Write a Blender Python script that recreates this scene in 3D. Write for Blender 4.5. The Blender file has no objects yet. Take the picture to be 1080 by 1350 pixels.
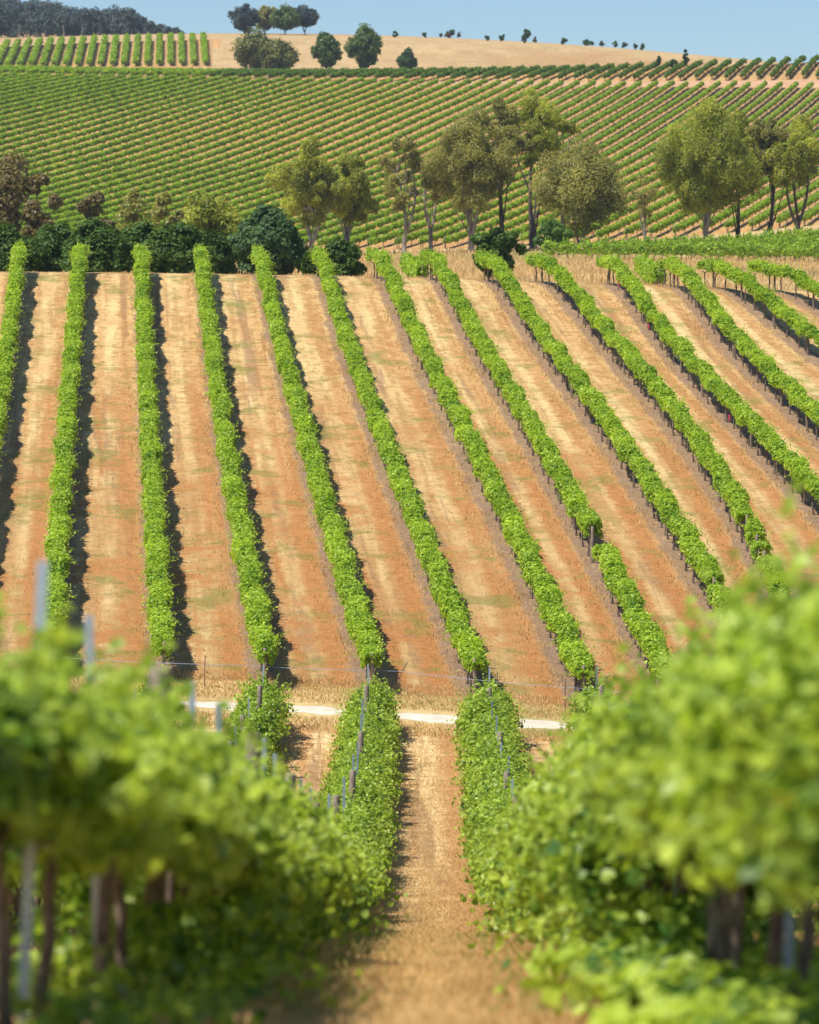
import bpy, math
import numpy as np
from mathutils import Vector, Matrix

# ------------------------------------------------------------------ camera, light
SC = bpy.context.scene
COL = SC.collection
F = 4800.0                                   # focal length in pixels of a 1350 px high frame
YH = 300.0                                   # row of the true horizon in that frame
PITCH = math.atan((675.0 - YH) / F)
cam_d = bpy.data.cameras.new('camera')
cam = bpy.data.objects.new('camera', cam_d); COL.objects.link(cam)
cam_d.sensor_fit = 'VERTICAL'; cam_d.sensor_height = 36.0; cam_d.sensor_width = 28.8
cam_d.lens = 36.0 * F / 1350.0
cam.location = (0, 0, 0); cam.rotation_euler = (math.pi / 2 - PITCH, 0, 0)
cam_d.clip_start = 0.1; cam_d.clip_end = 6000
cam_d.dof.use_dof = True; cam_d.dof.focus_distance = 118.0; cam_d.dof.aperture_fstop = 2.3
SC.camera = cam

SUN = Vector((-0.44, -0.20, 0.87)).normalized()
w = bpy.data.worlds.new('World'); SC.world = w; w.use_nodes = True
nt = w.node_tree; nt.nodes.clear()
sky = nt.nodes.new('ShaderNodeTexSky'); sky.sky_type = 'NISHITA'; sky.sun_disc = False
sky.sun_elevation = math.asin(SUN.z); sky.sun_rotation = math.atan2(SUN.x, SUN.y)
sky.altitude = 300; sky.air_density = 1.0; sky.dust_density = 0.0; sky.ozone_density = 5.0
bg = nt.nodes.new('ShaderNodeBackground'); bg.inputs[1].default_value = 0.07
wo = nt.nodes.new('ShaderNodeOutputWorld')
tint = nt.nodes.new('ShaderNodeMix'); tint.data_type = 'RGBA'; tint.blend_type = 'MULTIPLY'; tint.inputs[0].default_value = 1.0
tint.inputs[7].default_value = (0.86, 1.0, 1.16, 1)
nt.links.new(sky.outputs[0], tint.inputs[6]); nt.links.new(tint.outputs[2], bg.inputs[0]); nt.links.new(bg.outputs[0], wo.inputs[0])
sd = bpy.data.lights.new('sun', 'SUN'); sd.energy = 4.6; sd.angle = math.radians(0.5); sd.color = (1.0, 0.95, 0.86)
so = bpy.data.objects.new('sun', sd); COL.objects.link(so)
so.rotation_euler = SUN.to_track_quat('Z', 'Y').to_euler()
SC.view_settings.view_transform = 'Standard'; SC.view_settings.look = 'None'
SC.view_settings.exposure = 0.56; SC.view_settings.gamma = 1.0
SC.cycles.use_denoising = True
SC.cycles.max_bounces = 6; SC.cycles.transparent_max_bounces = 8

R = np.random.default_rng(7)

# ------------------------------------------------------------------ terrain
def pchip(xs, ys):
    xs = np.asarray(xs, float); ys = np.asarray(ys, float)
    h = np.diff(xs); d = np.diff(ys) / h
    m = np.zeros_like(ys); m[0] = d[0]; m[-1] = d[-1]
    for i in range(1, len(xs) - 1):
        if d[i - 1] * d[i] > 0:
            w1 = 2 * h[i] + h[i - 1]; w2 = h[i] + 2 * h[i - 1]
            m[i] = (w1 + w2) / (w1 / d[i - 1] + w2 / d[i])
    def f(x):
        x = np.clip(np.asarray(x, float), xs[0], xs[-1])
        i = np.clip(np.searchsorted(xs, x) - 1, 0, len(xs) - 2)
        t = (x - xs[i]) / h[i]
        return ((1 + 2 * t) * (1 - t) ** 2 * ys[i] + t * (1 - t) ** 2 * h[i] * m[i]
                + t * t * (3 - 2 * t) * ys[i + 1] + t * t * (t - 1) * h[i] * m[i + 1])
    return f

NEAR = [(-40, 1.6), (-12, 0.2), (0, -1.45), (13, -3.2), (20.6, -4.46), (35, -7.0), (58, -11.2), (70, -12.8), (82, -13.75),
        (93, -14.2), (99, -14.25)]
# distance, then how low (in frame rows) the ground shows at the left, centre and right of the view
FARS = [(104, 934, 942, 968), (125, 742, 750, 764), (150, 563, 570, 580), (170, 442, 450, 466), (180, 381, 388, 405),
        (184, 362, 370, 388), (188, 358, 366, 384), (194, 362, 370, 387), (205, 385, 384, 398),
        (230, 392, 374, 388), (260, 380, 360, 368), (300, 368, 352, 357), (345, 356, 345, 349), (380, 345, 337, 320),
        (400, 324, 330, 299), (440, 290, 297, 270), (480, 252, 262, 244), (520, 212, 230, 219), (560, 173, 195, 192), (600, 140, 160, 164),
        (640, 115, 130, 135), (665, 105, 113, 116), (677, 103, 109.5, 107), (690, 99.5, 104, 94), (701, 97, 101.5, 85), (707, 97.5, 101, 83.5),
        (735, 104, 107, 93), (790, 114, 114, 114), (900, 98, 96, 108), (925, 92, 91, 103), (975, 65, 56, 90), (990, 63, 55, 90),
        (1060, 58, 52, 92), (1100, 55, 50.5, 92), (1150, 54, 52, 95), (1230, 52, 62, 110), (1400, 36, 84, 135), (1480, 37, 95, 150), (1700, 90, 140, 170), (2400, 200, 220, 230)]
_Y = [a for a, _ in NEAR] + [s[0] for s in FARS]
_ZL = pchip(_Y, [z for _, z in NEAR] + [-(s[1] - YH) * s[0] / F for s in FARS])
_ZC = pchip(_Y, [z for _, z in NEAR] + [-(s[2] - YH) * s[0] / F for s in FARS])
_ZR = pchip(_Y, [z for _, z in NEAR] + [-(s[3] - YH) * s[0] / F for s in FARS])

def terr(X, Y):
    X = np.asarray(X, float); Y = np.asarray(Y, float)
    u = np.clip(X / (0.1125 * np.maximum(Y, 100.0)), -1.5, 1.5)
    l, c, r = _ZL(Y), _ZC(Y), _ZR(Y)
    return c + u * (r - l) / 2 + u * u * ((l + r) / 2 - c)
def tz(x, y): return float(terr(x, y))

CP, SP = math.cos(PITCH), math.sin(PITCH)
def ray(px, py):
    a = (px - 540.0) / F; b = (675.0 - py) / F
    return np.array([a, CP + b * SP, -SP + b * CP])
def hit(px, py, y0=8.0, y1=2000.0, up=0.0):
    """first point of the ground (raised by up) seen in a direction"""
    d = ray(px, py)
    Ys = np.concatenate([np.arange(y0, min(y1, 700), 0.25), np.arange(max(y0, 700), y1, 1.0)])
    Ys = Ys[(Ys >= y0) & (Ys <= y1)]
    t = Ys / d[1]
    g = terr(d[0] * t, Ys) + up - d[2] * t
    k = np.argmax(g > 0)
    if not (g > 0).any():
        k = np.argmax(g)
    return float(d[0] * t[k]), float(Ys[k])
def at(px, Y):
    return float(ray(px, 400)[0] * Y / ray(px, 400)[1])
def zof(py, Y):
    d = ray(540, py); return d[2] * Y / d[1]

# ------------------------------------------------------------------ materials
def mat(name):
    m = bpy.data.materials.new(name); m.use_nodes = True
    t = m.node_tree; t.nodes.clear()
    return m, t
def nd(t, typ, ins=None, **kw):
    n = t.nodes.new(typ)
    for k, v in kw.items(): setattr(n, k, v)
    for k, v in (ins or {}).items():
        s = n.inputs[k]
        if hasattr(v, 'is_output') or isinstance(v, bpy.types.NodeSocket): t.links.new(v, s)
        else: s.default_value = v
    return n
def rgb(c): return (c[0], c[1], c[2], 1.0)
def mix(t, f, a, b, mode='MIX'):
    n = t.nodes.new('ShaderNodeMix'); n.data_type = 'RGBA'; n.blend_type = mode
    for s, v in ((n.inputs[0], f), (n.inputs[6], a), (n.inputs[7], b)):
        if isinstance(v, bpy.types.NodeSocket): t.links.new(v, s)
        elif isinstance(v, tuple): s.default_value = rgb(v)
        else: s.default_value = v
    return n.outputs[2]
def mth(t, op, a, b=0.0, c=0.0, clamp=False):
    n = t.nodes.new('ShaderNodeMath'); n.operation = op; n.use_clamp = clamp
    for s, v in zip(n.inputs, (a, b, c)):
        if isinstance(v, bpy.types.NodeSocket): t.links.new(v, s)
        else: s.default_value = v
    return n.outputs[0]
def noise(t, vec, scale, detail=4, rough=0.6, dist=0.0):
    n = nd(t, 'ShaderNodeTexNoise', {'Vector': vec, 'Scale': scale, 'Detail': detail, 'Roughness': rough, 'Distortion': dist})
    return n.outputs['Fac']
def ramp(t, f, lo, hi):
    n = nd(t, 'ShaderNodeMapRange', {'Value': f, 'From Min': lo, 'From Max': hi}); n.interpolation_type = 'SMOOTHSTEP'
    return n.outputs[0]
def out(t, shader):
    o = t.nodes.new('ShaderNodeOutputMaterial'); t.links.new(shader, o.inputs[0])

def leaf_mat(name, a, b, trans=0.35, tcol=None, rough=0.45, spec=0.35):
    m, t = mat(name)
    at_ = nd(t, 'ShaderNodeAttribute', attribute_name='tint')
    tc = nd(t, 'ShaderNodeTexCoord')
    big = noise(t, tc.outputs['Object'], 0.55, 2, 0.5)
    f = mth(t, 'ADD', mth(t, 'MULTIPLY', at_.outputs['Fac'], 0.75), mth(t, 'MULTIPLY', mth(t, 'SUBTRACT', big, 0.38), 0.9), clamp=True)
    c = mix(t, f, a, b)
    p = nd(t, 'ShaderNodeBsdfPrincipled', {'Base Color': c, 'Roughness': rough, 'Specular IOR Level': spec})
    tr = nd(t, 'ShaderNodeBsdfTranslucent', {'Color': mix(t, 1.0, c, tcol or (1.5, 1.55, 0.9), 'MULTIPLY')})
    mx = nd(t, 'ShaderNodeMixShader', {0: trans, 1: p.outputs[0], 2: tr.outputs[0]})
    out(t, mx.outputs[0])
    return m
M = {}
M['vine_leaf'] = leaf_mat('vine leaves', (0.110, 0.235, 0.016), (0.520, 0.640, 0.065), 0.38)
M['vine_leaf_near'] = leaf_mat('vine leaves, yellower', (0.048, 0.130, 0.014), (0.480, 0.590, 0.070), 0.38, rough=0.45, spec=0.4)
M['vine_leaf_far'] = leaf_mat('vine leaves on the far slope', (0.120, 0.235, 0.018), (0.430, 0.560, 0.055), 0.42)
M['vine_leaf_dark'] = leaf_mat('vine leaves, deep green', (0.065, 0.140, 0.022), (0.200, 0.310, 0.050), 0.35)
M['gum_leaf'] = leaf_mat('gum leaves olive', (0.110, 0.135, 0.022), (0.560, 0.570, 0.080), 0.42)
M['gum_leaf_dull'] = leaf_mat('gum leaves dull', (0.115, 0.120, 0.034), (0.500, 0.460, 0.130), 0.4)
M['rust_leaf'] = leaf_mat('rusty leaves', (0.100, 0.088, 0.032), (0.290, 0.225, 0.085), 0.3)
M['dark_leaf'] = leaf_mat('dark evergreen leaves', (0.034, 0.075, 0.013), (0.120, 0.205, 0.036), 0.25, rough=0.55, spec=0.2)
M['blue_leaf'] = leaf_mat('blue green leaves', (0.038, 0.085, 0.034), (0.120, 0.205, 0.070), 0.25, rough=0.55, spec=0.2)
M['olive_leaf'] = leaf_mat('dull olive leaves', (0.075, 0.095, 0.024), (0.260, 0.270, 0.060), 0.3)
M['green_leaf'] = leaf_mat('mid green leaves', (0.055, 0.105, 0.026), (0.175, 0.250, 0.060), 0.28)
M['wood_leaf_hazed'] = leaf_mat('far forest leaves, haze in the colour', (0.048, 0.076, 0.086), (0.125, 0.155, 0.145), 0.2, rough=0.6, spec=0.1)  # bluish tones paint distance haze into the leaf colour
M['grass_dry'] = leaf_mat('dry grass', (0.58, 0.37, 0.15), (0.90, 0.67, 0.34), 0.5, (1, 1, 1), 0.7, 0.1)
M['grass_green'] = leaf_mat('green grass', (0.26, 0.30, 0.07), (0.66, 0.56, 0.24), 0.5, (1, 1, 1), 0.7, 0.1)

def bark_mat(name, a, b, sc=6.0):
    m, t = mat(name)
    tc = nd(t, 'ShaderNodeTexCoord')
    mp = nd(t, 'ShaderNodeMapping', {'Vector': tc.outputs['Object'], 'Scale': (1, 1, 0.22)})
    n = noise(t, mp.outputs[0], sc, 5, 0.7)
    c = mix(t, ramp(t, n, 0.35, 0.68), a, b)
    bp = nd(t, 'ShaderNodeBump', {'Height': n, 'Strength': 0.5, 'Distance': 0.02})
    p = nd(t, 'ShaderNodeBsdfPrincipled', {'Base Color': c, 'Roughness': 0.85, 'Normal': bp.outputs[0]})
    out(t, p.outputs[0]); return m
M['vine_bark'] = bark_mat('vine bark', (0.075, 0.055, 0.042), (0.30, 0.225, 0.17), 25)
M['post_wood'] = bark_mat('weathered post', (0.13, 0.095, 0.065), (0.36, 0.29, 0.21), 18)
M['gum_bark'] = bark_mat('gum bark', (0.10, 0.085, 0.075), (0.42, 0.38, 0.33), 1.2)
M['dark_bark'] = bark_mat('dark bark', (0.035, 0.028, 0.024), (0.13, 0.105, 0.09), 1.5)
m, t = mat('galvanised steel')
tc = nd(t, 'ShaderNodeTexCoord')
c = mix(t, noise(t, tc.outputs['Object'], 12, 3), (0.30, 0.38, 0.47), (0.52, 0.60, 0.68))
out(t, nd(t, 'ShaderNodeBsdfPrincipled', {'Base Color': c, 'Roughness': 0.45, 'Metallic': 0.35}).outputs[0]); M['steel'] = m
m, t = mat('pink ribbon'); out(t, nd(t, 'ShaderNodeBsdfPrincipled', {'Base Color': (0.75, 0.08, 0.16, 1), 'Roughness': 0.6}).outputs[0]); M['pink'] = m
m, t = mat('blue wire'); out(t, nd(t, 'ShaderNodeBsdfPrincipled', {'Base Color': (0.22, 0.30, 0.42, 1), 'Roughness': 0.5}).outputs[0]); M['wire'] = m

def field_mat(name, straw, straw2, soil, mulch, green, soil_amt=0.5, green_amt=0.5, fine=1.0, lower=None, mulch2=(0.36, 0.215, 0.12)):
    """ground between vine rows: UV.x counts rows (a row at each whole number), UV.y metres along them"""
    m, t = mat(name)
    uv = nd(t, 'ShaderNodeUVMap'); sx = nd(t, 'ShaderNodeSeparateXYZ', {0: uv.outputs[0]})
    tc = nd(t, 'ShaderNodeTexCoord'); P = tc.outputs['Object']
    wob = mth(t, 'MULTIPLY', mth(t, 'SUBTRACT', noise(t, P, 0.8, 4, 0.65), 0.5), 0.22)
    wob2 = mth(t, 'MULTIPLY', mth(t, 'SUBTRACT', noise(t, P, 5.0, 3, 0.7), 0.5), 0.12)
    fr = mth(t, 'FRACT', mth(t, 'ADD', mth(t, 'ADD', sx.outputs[0], wob), wob2))
    dist = mth(t, 'MINIMUM', fr, mth(t, 'SUBTRACT', 1.0, fr))           # 0 at the row, 0.5 mid-way
    n1 = noise(t, P, 0.16, 3, 0.55); n2 = noise(t, P, 1.3, 5, 0.7); n3 = noise(t, P, 13.0 * fine, 5, 0.8); PL = nd(t, 'ShaderNodeCombineXYZ', {0: mth(t, 'MULTIPLY', sx.outputs[0], 3.0), 1: mth(t, 'MULTIPLY', sx.outputs[1], 0.035), 2: 0.0}).outputs[0]
    n4 = noise(t, PL, 0.8, 4, 0.6, 0.3)
    base = mix(t, ramp(t, mth(t, 'ADD', mth(t, 'MULTIPLY', n2, .55), mth(t, 'MULTIPLY', noise(t, PL, 1.6, 4, .6), .65)), 0.50, 0.68), straw, straw2)
    base = mix(t, mth(t, 'MULTIPLY', ramp(t, noise(t, PL, 1.1, 4, .65, .3), .52, .64), .75), base, mulch2)
    if lower:                                                       # the foot of the hill is barer and redder
        base = mix(t, mth(t, 'MULTIPLY', ramp(t, mth(t, 'ADD', sx.outputs[1], mth(t, 'MULTIPLY', n4, 50.0)), 188, 128), ramp(t, n2, 0.32, 0.62)), base, lower)
    # bare wheel strip on the right of each row
    wheel = mth(t, 'MULTIPLY', ramp(t, mth(t, 'ABSOLUTE', mth(t, 'SUBTRACT', fr, 0.74)), 0.20, 0.05), ramp(t, n4, 0.26, 0.50))
    wheel2 = mth(t, 'MULTIPLY', ramp(t, mth(t, 'ABSOLUTE', mth(t, 'SUBTRACT', fr, 0.36)), 0.11, 0.03), ramp(t, n4, 0.46, 0.62))
    patch = ramp(t, mth(t, 'ADD', mth(t, 'MULTIPLY', n1, 0.6), mth(t, 'MULTIPLY', n2, 0.4)), 0.60 - 0.2 * soil_amt, 0.72 - 0.2 * soil_amt)
    soilf = mth(t, 'MAXIMUM', mth(t, 'MULTIPLY', mth(t, 'MAXIMUM', wheel, wheel2), 0.85), mth(t, 'MULTIPLY', patch, 0.8))
    if lower: soilf = mth(t, 'MULTIPLY', soilf, nd(t, 'ShaderNodeMapRange', {'Value': sx.outputs[1], 'From Min': 186, 'From Max': 138, 'To Min': 0.38, 'To Max': 1.0}).outputs[0])
    c = mix(t, mth(t, 'MULTIPLY', soilf, 1.0, clamp=True), base, soil)
    g = mth(t, 'MULTIPLY', ramp(t, noise(t, P, 0.33, 5, 0.72, 0.5), 0.66 - 0.12 * green_amt, 0.75 - 0.1 * green_amt), ramp(t, n3, 0.25, 0.6))
    g = mth(t, 'MULTIPLY', g, ramp(t, dist, 0.12, 0.25))
    c = mix(t, mth(t, 'MULTIPLY', g, 0.75), c, green)
    mu = mth(t, 'MULTIPLY', ramp(t, dist, 0.17, 0.09), ramp(t, n2, 0.2, 0.5))
    c = mix(t, mu, c, mix(t, ramp(t, n3, 0.3, 0.7), mulch, tuple(min(1, v * 1.7) for v in mulch)))
    fn = mth(t, 'ADD', mth(t, 'ADD', mth(t, 'MULTIPLY', n3, 1.1), mth(t, 'MULTIPLY', noise(t, P, 2.6, 3, 0.6), 0.7)), 0.12)
    cc = nd(t, 'ShaderNodeCombineXYZ', {0: fn, 1: fn, 2: fn})
    c = mix(t, 1.0, c, cc.outputs[0], 'MULTIPLY')
    hgt = mth(t, 'ADD', n3, mth(t, 'MULTIPLY', n2, 0.8))
    bp = nd(t, 'ShaderNodeBump', {'Height': hgt, 'Strength': 0.9, 'Distance': 0.12})
    out(t, nd(t, 'ShaderNodeBsdfPrincipled', {'Base Color': c, 'Roughness': 0.95, 'Specular IOR Level': 0.1, 'Normal': bp.outputs[0]}).outputs[0])
    return m
STRAW, STRAW2 = (0.54, 0.335, 0.140), (0.80, 0.585, 0.280)
SOIL = (0.50, 0.215, 0.070)
M['hill_field'] = field_mat('dry inter-rows of the hill', STRAW, STRAW2, SOIL, (0.25, 0.165, 0.105), (0.20, 0.24, 0.055), 0.55, 1.2, lower=(0.50, 0.270, 0.110))
M['near_field'] = field_mat('dry inter-rows below', (0.64, 0.40, 0.175), (0.90, 0.66, 0.35), (0.56, 0.28, 0.11), (0.26, 0.17, 0.10), (0.26, 0.26, 0.08), 0.12, 0.35, 0.7)
M['far_field'] = field_mat('ochre soil of the far slope', (0.42, 0.255, 0.10), (0.52, 0.335, 0.14), (0.45, 0.22, 0.085), (0.28, 0.18, 0.09), (0.22, 0.24, 0.07), 0.5, 0.6, 0.2)
def grass_mat(name, a, b, c3, sc=1.0):
    m, t = mat(name)
    tc = nd(t, 'ShaderNodeTexCoord'); P = tc.outputs['Object']
    n1 = noise(t, P, 0.035 * sc, 5, 0.6); n2 = noise(t, P, 0.5 * sc, 5, 0.7); n3 = noise(t, P, 4.0 * sc, 3, 0.7)
    c = mix(t, ramp(t, n2, 0.3, 0.7), a, b); c = mix(t, ramp(t, n1, 0.5, 0.66), c, c3)
    fn = mth(t, 'ADD', mth(t, 'MULTIPLY', n3, 0.7), 0.65)
    c = mix(t, 1.0, c, nd(t, 'ShaderNodeCombineXYZ', {0: fn, 1: fn, 2: fn}).outputs[0], 'MULTIPLY')
    bp = nd(t, 'ShaderNodeBump', {'Height': n2, 'Strength': 0.5, 'Distance': 0.3})
    out(t, nd(t, 'ShaderNodeBsdfPrincipled', {'Base Color': c, 'Roughness': 0.95, 'Specular IOR Level': 0.1, 'Normal': bp.outputs[0]}).outputs[0])
    return m
M['verge'] = grass_mat('dry verge grass', (0.42, 0.28, 0.12), (0.56, 0.40, 0.19), (0.26, 0.25, 0.08))
M['flat_grass'] = grass_mat('grass flat behind the crest', (0.46, 0.33, 0.15), (0.56, 0.42, 0.22), (0.22, 0.25, 0.08), 0.6)
M['tan_hill'] = grass_mat('tan grass hill', (0.36, 0.245, 0.115), (0.47, 0.335, 0.170), (0.36, 0.215, 0.095), 0.25)
m, t = mat('pale gravel')
tc = nd(t, 'ShaderNodeTexCoord'); n2 = noise(t, tc.outputs['Object'], 1.5, 5, 0.7); n3 = noise(t, tc.outputs['Object'], 14, 3, 0.7)
c = mix(t, ramp(t, n2, 0.3, 0.7), (0.50, 0.42, 0.32), (0.64, 0.56, 0.45)); c = mix(t, ramp(t, n3, 0.55, 0.8), c, (0.55, 0.45, 0.34))
out(t, nd(t, 'ShaderNodeBsdfPrincipled', {'Base Color': c, 'Roughness': 0.9}).outputs[0]); M['gravel'] = m
m, t = mat('red headland soil')
tc = nd(t, 'ShaderNodeTexCoord'); n2 = noise(t, tc.outputs['Object'], 0.4, 5, 0.7)
out(t, nd(t, 'ShaderNodeBsdfPrincipled', {'Base Color': mix(t, ramp(t, n2, 0.3, 0.7), (0.42, 0.22, 0.12), (0.52, 0.33, 0.18)), 'Roughness': 0.95}).outputs[0]); M['headland'] = m

# ------------------------------------------------------------------ mesh helpers
class MB:
    """collects vertices and faces (quads and triangles) with a tint per face"""
    def __init__(s): s.v = []; s.f = []; s.t = []; s.n = 0
    def add(s, v, f, tint=0.5):
        v = np.asarray(v, float).reshape(-1, 3); f = np.asarray(f, np.int64)
        s.v.append(v); s.f.append(f + s.n); s.n += len(v)
        s.t.append(np.broadcast_to(np.asarray(tint, float), (len(f),)))
    def mesh(s, name, material, smooth=False):
        me = bpy.data.meshes.new(name)
        v = np.concatenate(s.v); me.vertices.add(len(v)); me.vertices.foreach_set('co', v.ravel().astype(np.float32))
        lp = np.concatenate([f.ravel() for f in s.f]).astype(np.int32)
        tot = np.concatenate([np.full(len(f), f.shape[1]) for f in s.f]).astype(np.int32)
        st = np.concatenate([[0], np.cumsum(tot)[:-1]]).astype(np.int32)
        me.loops.add(len(lp)); me.loops.foreach_set('vertex_index', lp)
        me.polygons.add(len(tot)); me.polygons.foreach_set('loop_start', st); me.polygons.foreach_set('loop_total', tot)
        me.polygons.foreach_set('use_smooth', np.full(len(tot), smooth))
        at_ = me.attributes.new('tint', 'FLOAT', 'FACE'); at_.data.foreach_set('value', np.concatenate(s.t).astype(np.float32))
        me.update(calc_edges=True)
        me.materials.append(material)
        return me
    def build(s, name, material, parent=None, smooth=False):
        return obj(name, s.mesh(name, material, smooth), parent)
def obj(name, data, parent=None, loc=None, rz=0.0):
    o = bpy.data.objects.new(name, data); COL.objects.link(o)
    if loc is not None: o.location = loc
    if rz: o.rotation_euler = (0, 0, rz)
    if parent is not None: o.parent = parent
    return o
def tag(o, label=None, cat=None, group=None, kind=None):
    if label: o['label'] = label
    if cat: o['category'] = cat
    if group: o['group'] = group
    if kind: o['kind'] = kind
    return o
def empty(name, loc, label, cat, group=None):
    o = bpy.data.objects.new(name, None); COL.objects.link(o); o.location = loc; o.empty_display_size = 0.3
    return tag(o, label, cat, group)

def nrm(a): return a / np.maximum(np.linalg.norm(a, axis=-1, keepdims=True), 1e-9)
def add_leaves(mb, C, N, size, rng, simple=False, tint=None, aspect=1.0, hang=0.0):
    n = len(C)
    if n == 0: return
    N = nrm(N); r = rng.normal(size=(n, 3)); T = nrm(np.cross(N, r)); B = np.cross(N, T)
    if hang:
        B = nrm(B * (1 - hang) + np.array([0, 0, -hang])); N = nrm(N - B * (N * B).sum(1)[:, None]); T = np.cross(B, N)
    size = np.broadcast_to(np.asarray(size, float), (n,)) * rng.uniform(0.65, 1.3, n)
    if tint is None: tint = rng.random(n)
    if simple:
        P = np.array([(0, -.55, -.05), (-.5, 0.02, .10), (0, .55, -.05), (.5, -.02, .10)])
        fc = np.array([(0, 3, 2, 1)])
    else:
        P = np.array([(0, -.45, 0), (-.52, -.22, .13), (-.40, .32, .10), (0, .58, -.05), (.40, .32, .10), (.52, -.22, .13)])
        fc = np.array([(0, 3, 2, 1), (0, 5, 4, 3)])
    P = P * np.array([aspect, 1, 1])
    V = C[:, None, :] + size[:, None, None] * (P[None, :, 0:1] * T[:, None] + P[None, :, 1:2] * B[:, None] + P[None, :, 2:3] * N[:, None])
    k = len(P)
    Fc = (np.arange(n)[:, None, None] * k + fc[None]).reshape(-1, 4)
    mb.add(V.reshape(-1, 3), Fc, np.repeat(tint, len(fc)))
def add_tube(mb, pts, rad, sides=6, cap=True, tint=0.5):
    pts = np.asarray(pts, float); rad = np.broadcast_to(np.asarray(rad, float), (len(pts),))
    d = np.gradient(pts, axis=0); d = nrm(d)
    ref = np.array([1.0, 0.13, 0.05]) if abs(d[0][0]) < 0.8 else np.array([0.1, 1.0, 0.2])
    a = nrm(np.cross(d, ref)); b = np.cross(d, a)
    th = np.arange(sides) * 2 * math.pi / sides
    V = pts[:, None] + rad[:, None, None] * (np.cos(th)[None, :, None] * a[:, None] + np.sin(th)[None, :, None] * b[:, None])
    n = len(pts); i = np.arange(n - 1)[:, None] * sides; j = np.arange(sides)[None]; jn = (j + 1) % sides
    Fc = np.stack([i + j, i + jn, i + sides + jn, i + sides + j], -1).reshape(-1, 4)
    mb.add(V.reshape(-1, 3), Fc, tint)
    if cap:
        top = V[-1]; c = top.mean(0)
        mb.add(np.vstack([top, c[None]]), np.array([(k, (k + 1) % sides, sides) for k in range(sides)]), tint)
def add_box(mb, lo, hi, tint=0.5):
    x0, y0, z0 = lo; x1, y1, z1 = hi
    v = [(x0, y0, z0), (x1, y0, z0), (x1, y1, z0), (x0, y1, z0), (x0, y0, z1), (x1, y0, z1), (x1, y1, z1), (x0, y1, z1)]
    mb.add(v, [(0, 3, 2, 1), (4, 5, 6, 7), (0, 1, 5, 4), (1, 2, 6, 5), (2, 3, 7, 6), (3, 0, 4, 7)], tint)
class Noise1:
    def __init__(s, rng, waves):
        s.w = [(2 * math.pi / l, a, rng.uniform(0, 6.28)) for l, a in waves]
    def __call__(s, x): return sum(a * np.sin(k * x + p) for k, a, p in s.w)

ORD = ('first second third fourth fifth sixth seventh eighth ninth tenth eleventh twelfth thirteenth fourteenth fifteenth sixteenth seventeenth '
       'eighteenth nineteenth twentieth').split()
TENS = {2: 'twenty', 3: 'thirty', 4: 'forty', 5: 'fifty', 6: 'sixty'}
def ordinal(n):
    if n <= 20: return ORD[n - 1]
    t_, u_ = divmod(n, 10)
    return (TENS[t_][:-1] + 'ieth') if u_ == 0 else TENS[t_] + '-' + ORD[u_ - 1]

# ------------------------------------------------------------------ row layout
VX = 565.0                                       # the lower rows run towards this column of the view
def fg_x(off): return lambda Y: off + (VX - 540.0) / F * np.asarray(Y, float)
HILL = {
 0: [(25, 330), (12, 430), (0, 510), (-14, 600)],
 1: [(105, 330), (97, 430), (88, 550), (77, 700), (70, 810)],
 2: [(187, 330), (190, 430), (197, 550), (205, 690), (212, 800)],
 3: [(265, 335), (282, 450), (300, 590), (322, 720), (350, 840)],
 4: [(343, 335), (375, 450), (400, 550), (435, 690), (490, 850)],
 5: [(425, 340), (458, 440), (500, 550), (560, 710), (625, 860)],
 6: [(505, 340), (560, 450), (610, 550), (690, 720), (770, 870)],
 7: [(580, 345), (640, 450), (700, 550), (750, 640), (840, 800)],
 8: [(655, 345), (760, 490), (830, 590), (900, 690), (940, 755)],
 9: [(730, 350), (830, 455), (880, 520), (955, 640), (1010, 715)],
 10: [(810, 350), (900, 440), (960, 515), (1045, 610)],
 11: [(890, 352), (990, 435), (1050, 510), (1095, 565)],
 12: [(965, 355), (1040, 403), (1090, 450)],
 13: [(1045, 357), (1095, 385)]}
hill_fit = {}
for k, pts in HILL.items():
    q = np.array([hit(px, py, 95, 200, 1.36) for px, py in pts])
    hill_fit[k] = np.polyfit(q[:, 1], q[:, 0], 2 if len(pts) >= 5 else 1)
# rows to the right keep the bearing of their neighbours
base = hill_fit[8]
def hill_x(k): return lambda Y: np.polyval(hill_fit[k], np.asarray(Y, float))
def hill_u(X, Y):
    """row coordinate on the hill: whole numbers are rows"""
    Yc = np.clip(Y, 104, 195)
    xs = np.stack([hill_x(k)(Yc) for k in range(14)], -1)
    xs = np.sort(xs, -1)
    u = np.empty_like(X)
    lo = (X - xs[..., 0]) / 3.0; hi = 13 + (X - xs[..., 13]) / 3.0
    u = np.where(X <= xs[..., 0], lo, hi)
    for k in range(13):
        a, b = xs[..., k], xs[..., k + 1]
        u = np.where((X > a) & (X <= b), k + (X - a) / np.maximum(b - a, 0.5), u)
    return u
TH = math.radians(12.5)
def far_p(X, Y): return X * math.cos(TH) - Y * math.sin(TH)
def far_x(p): return lambda Y: (p + np.asarray(Y, float) * math.sin(TH)) / math.cos(TH)
def head_lo(X): return 556.0 + 0.0 * X
def head_hi(X): return 565.0 + 0.0 * X

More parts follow.
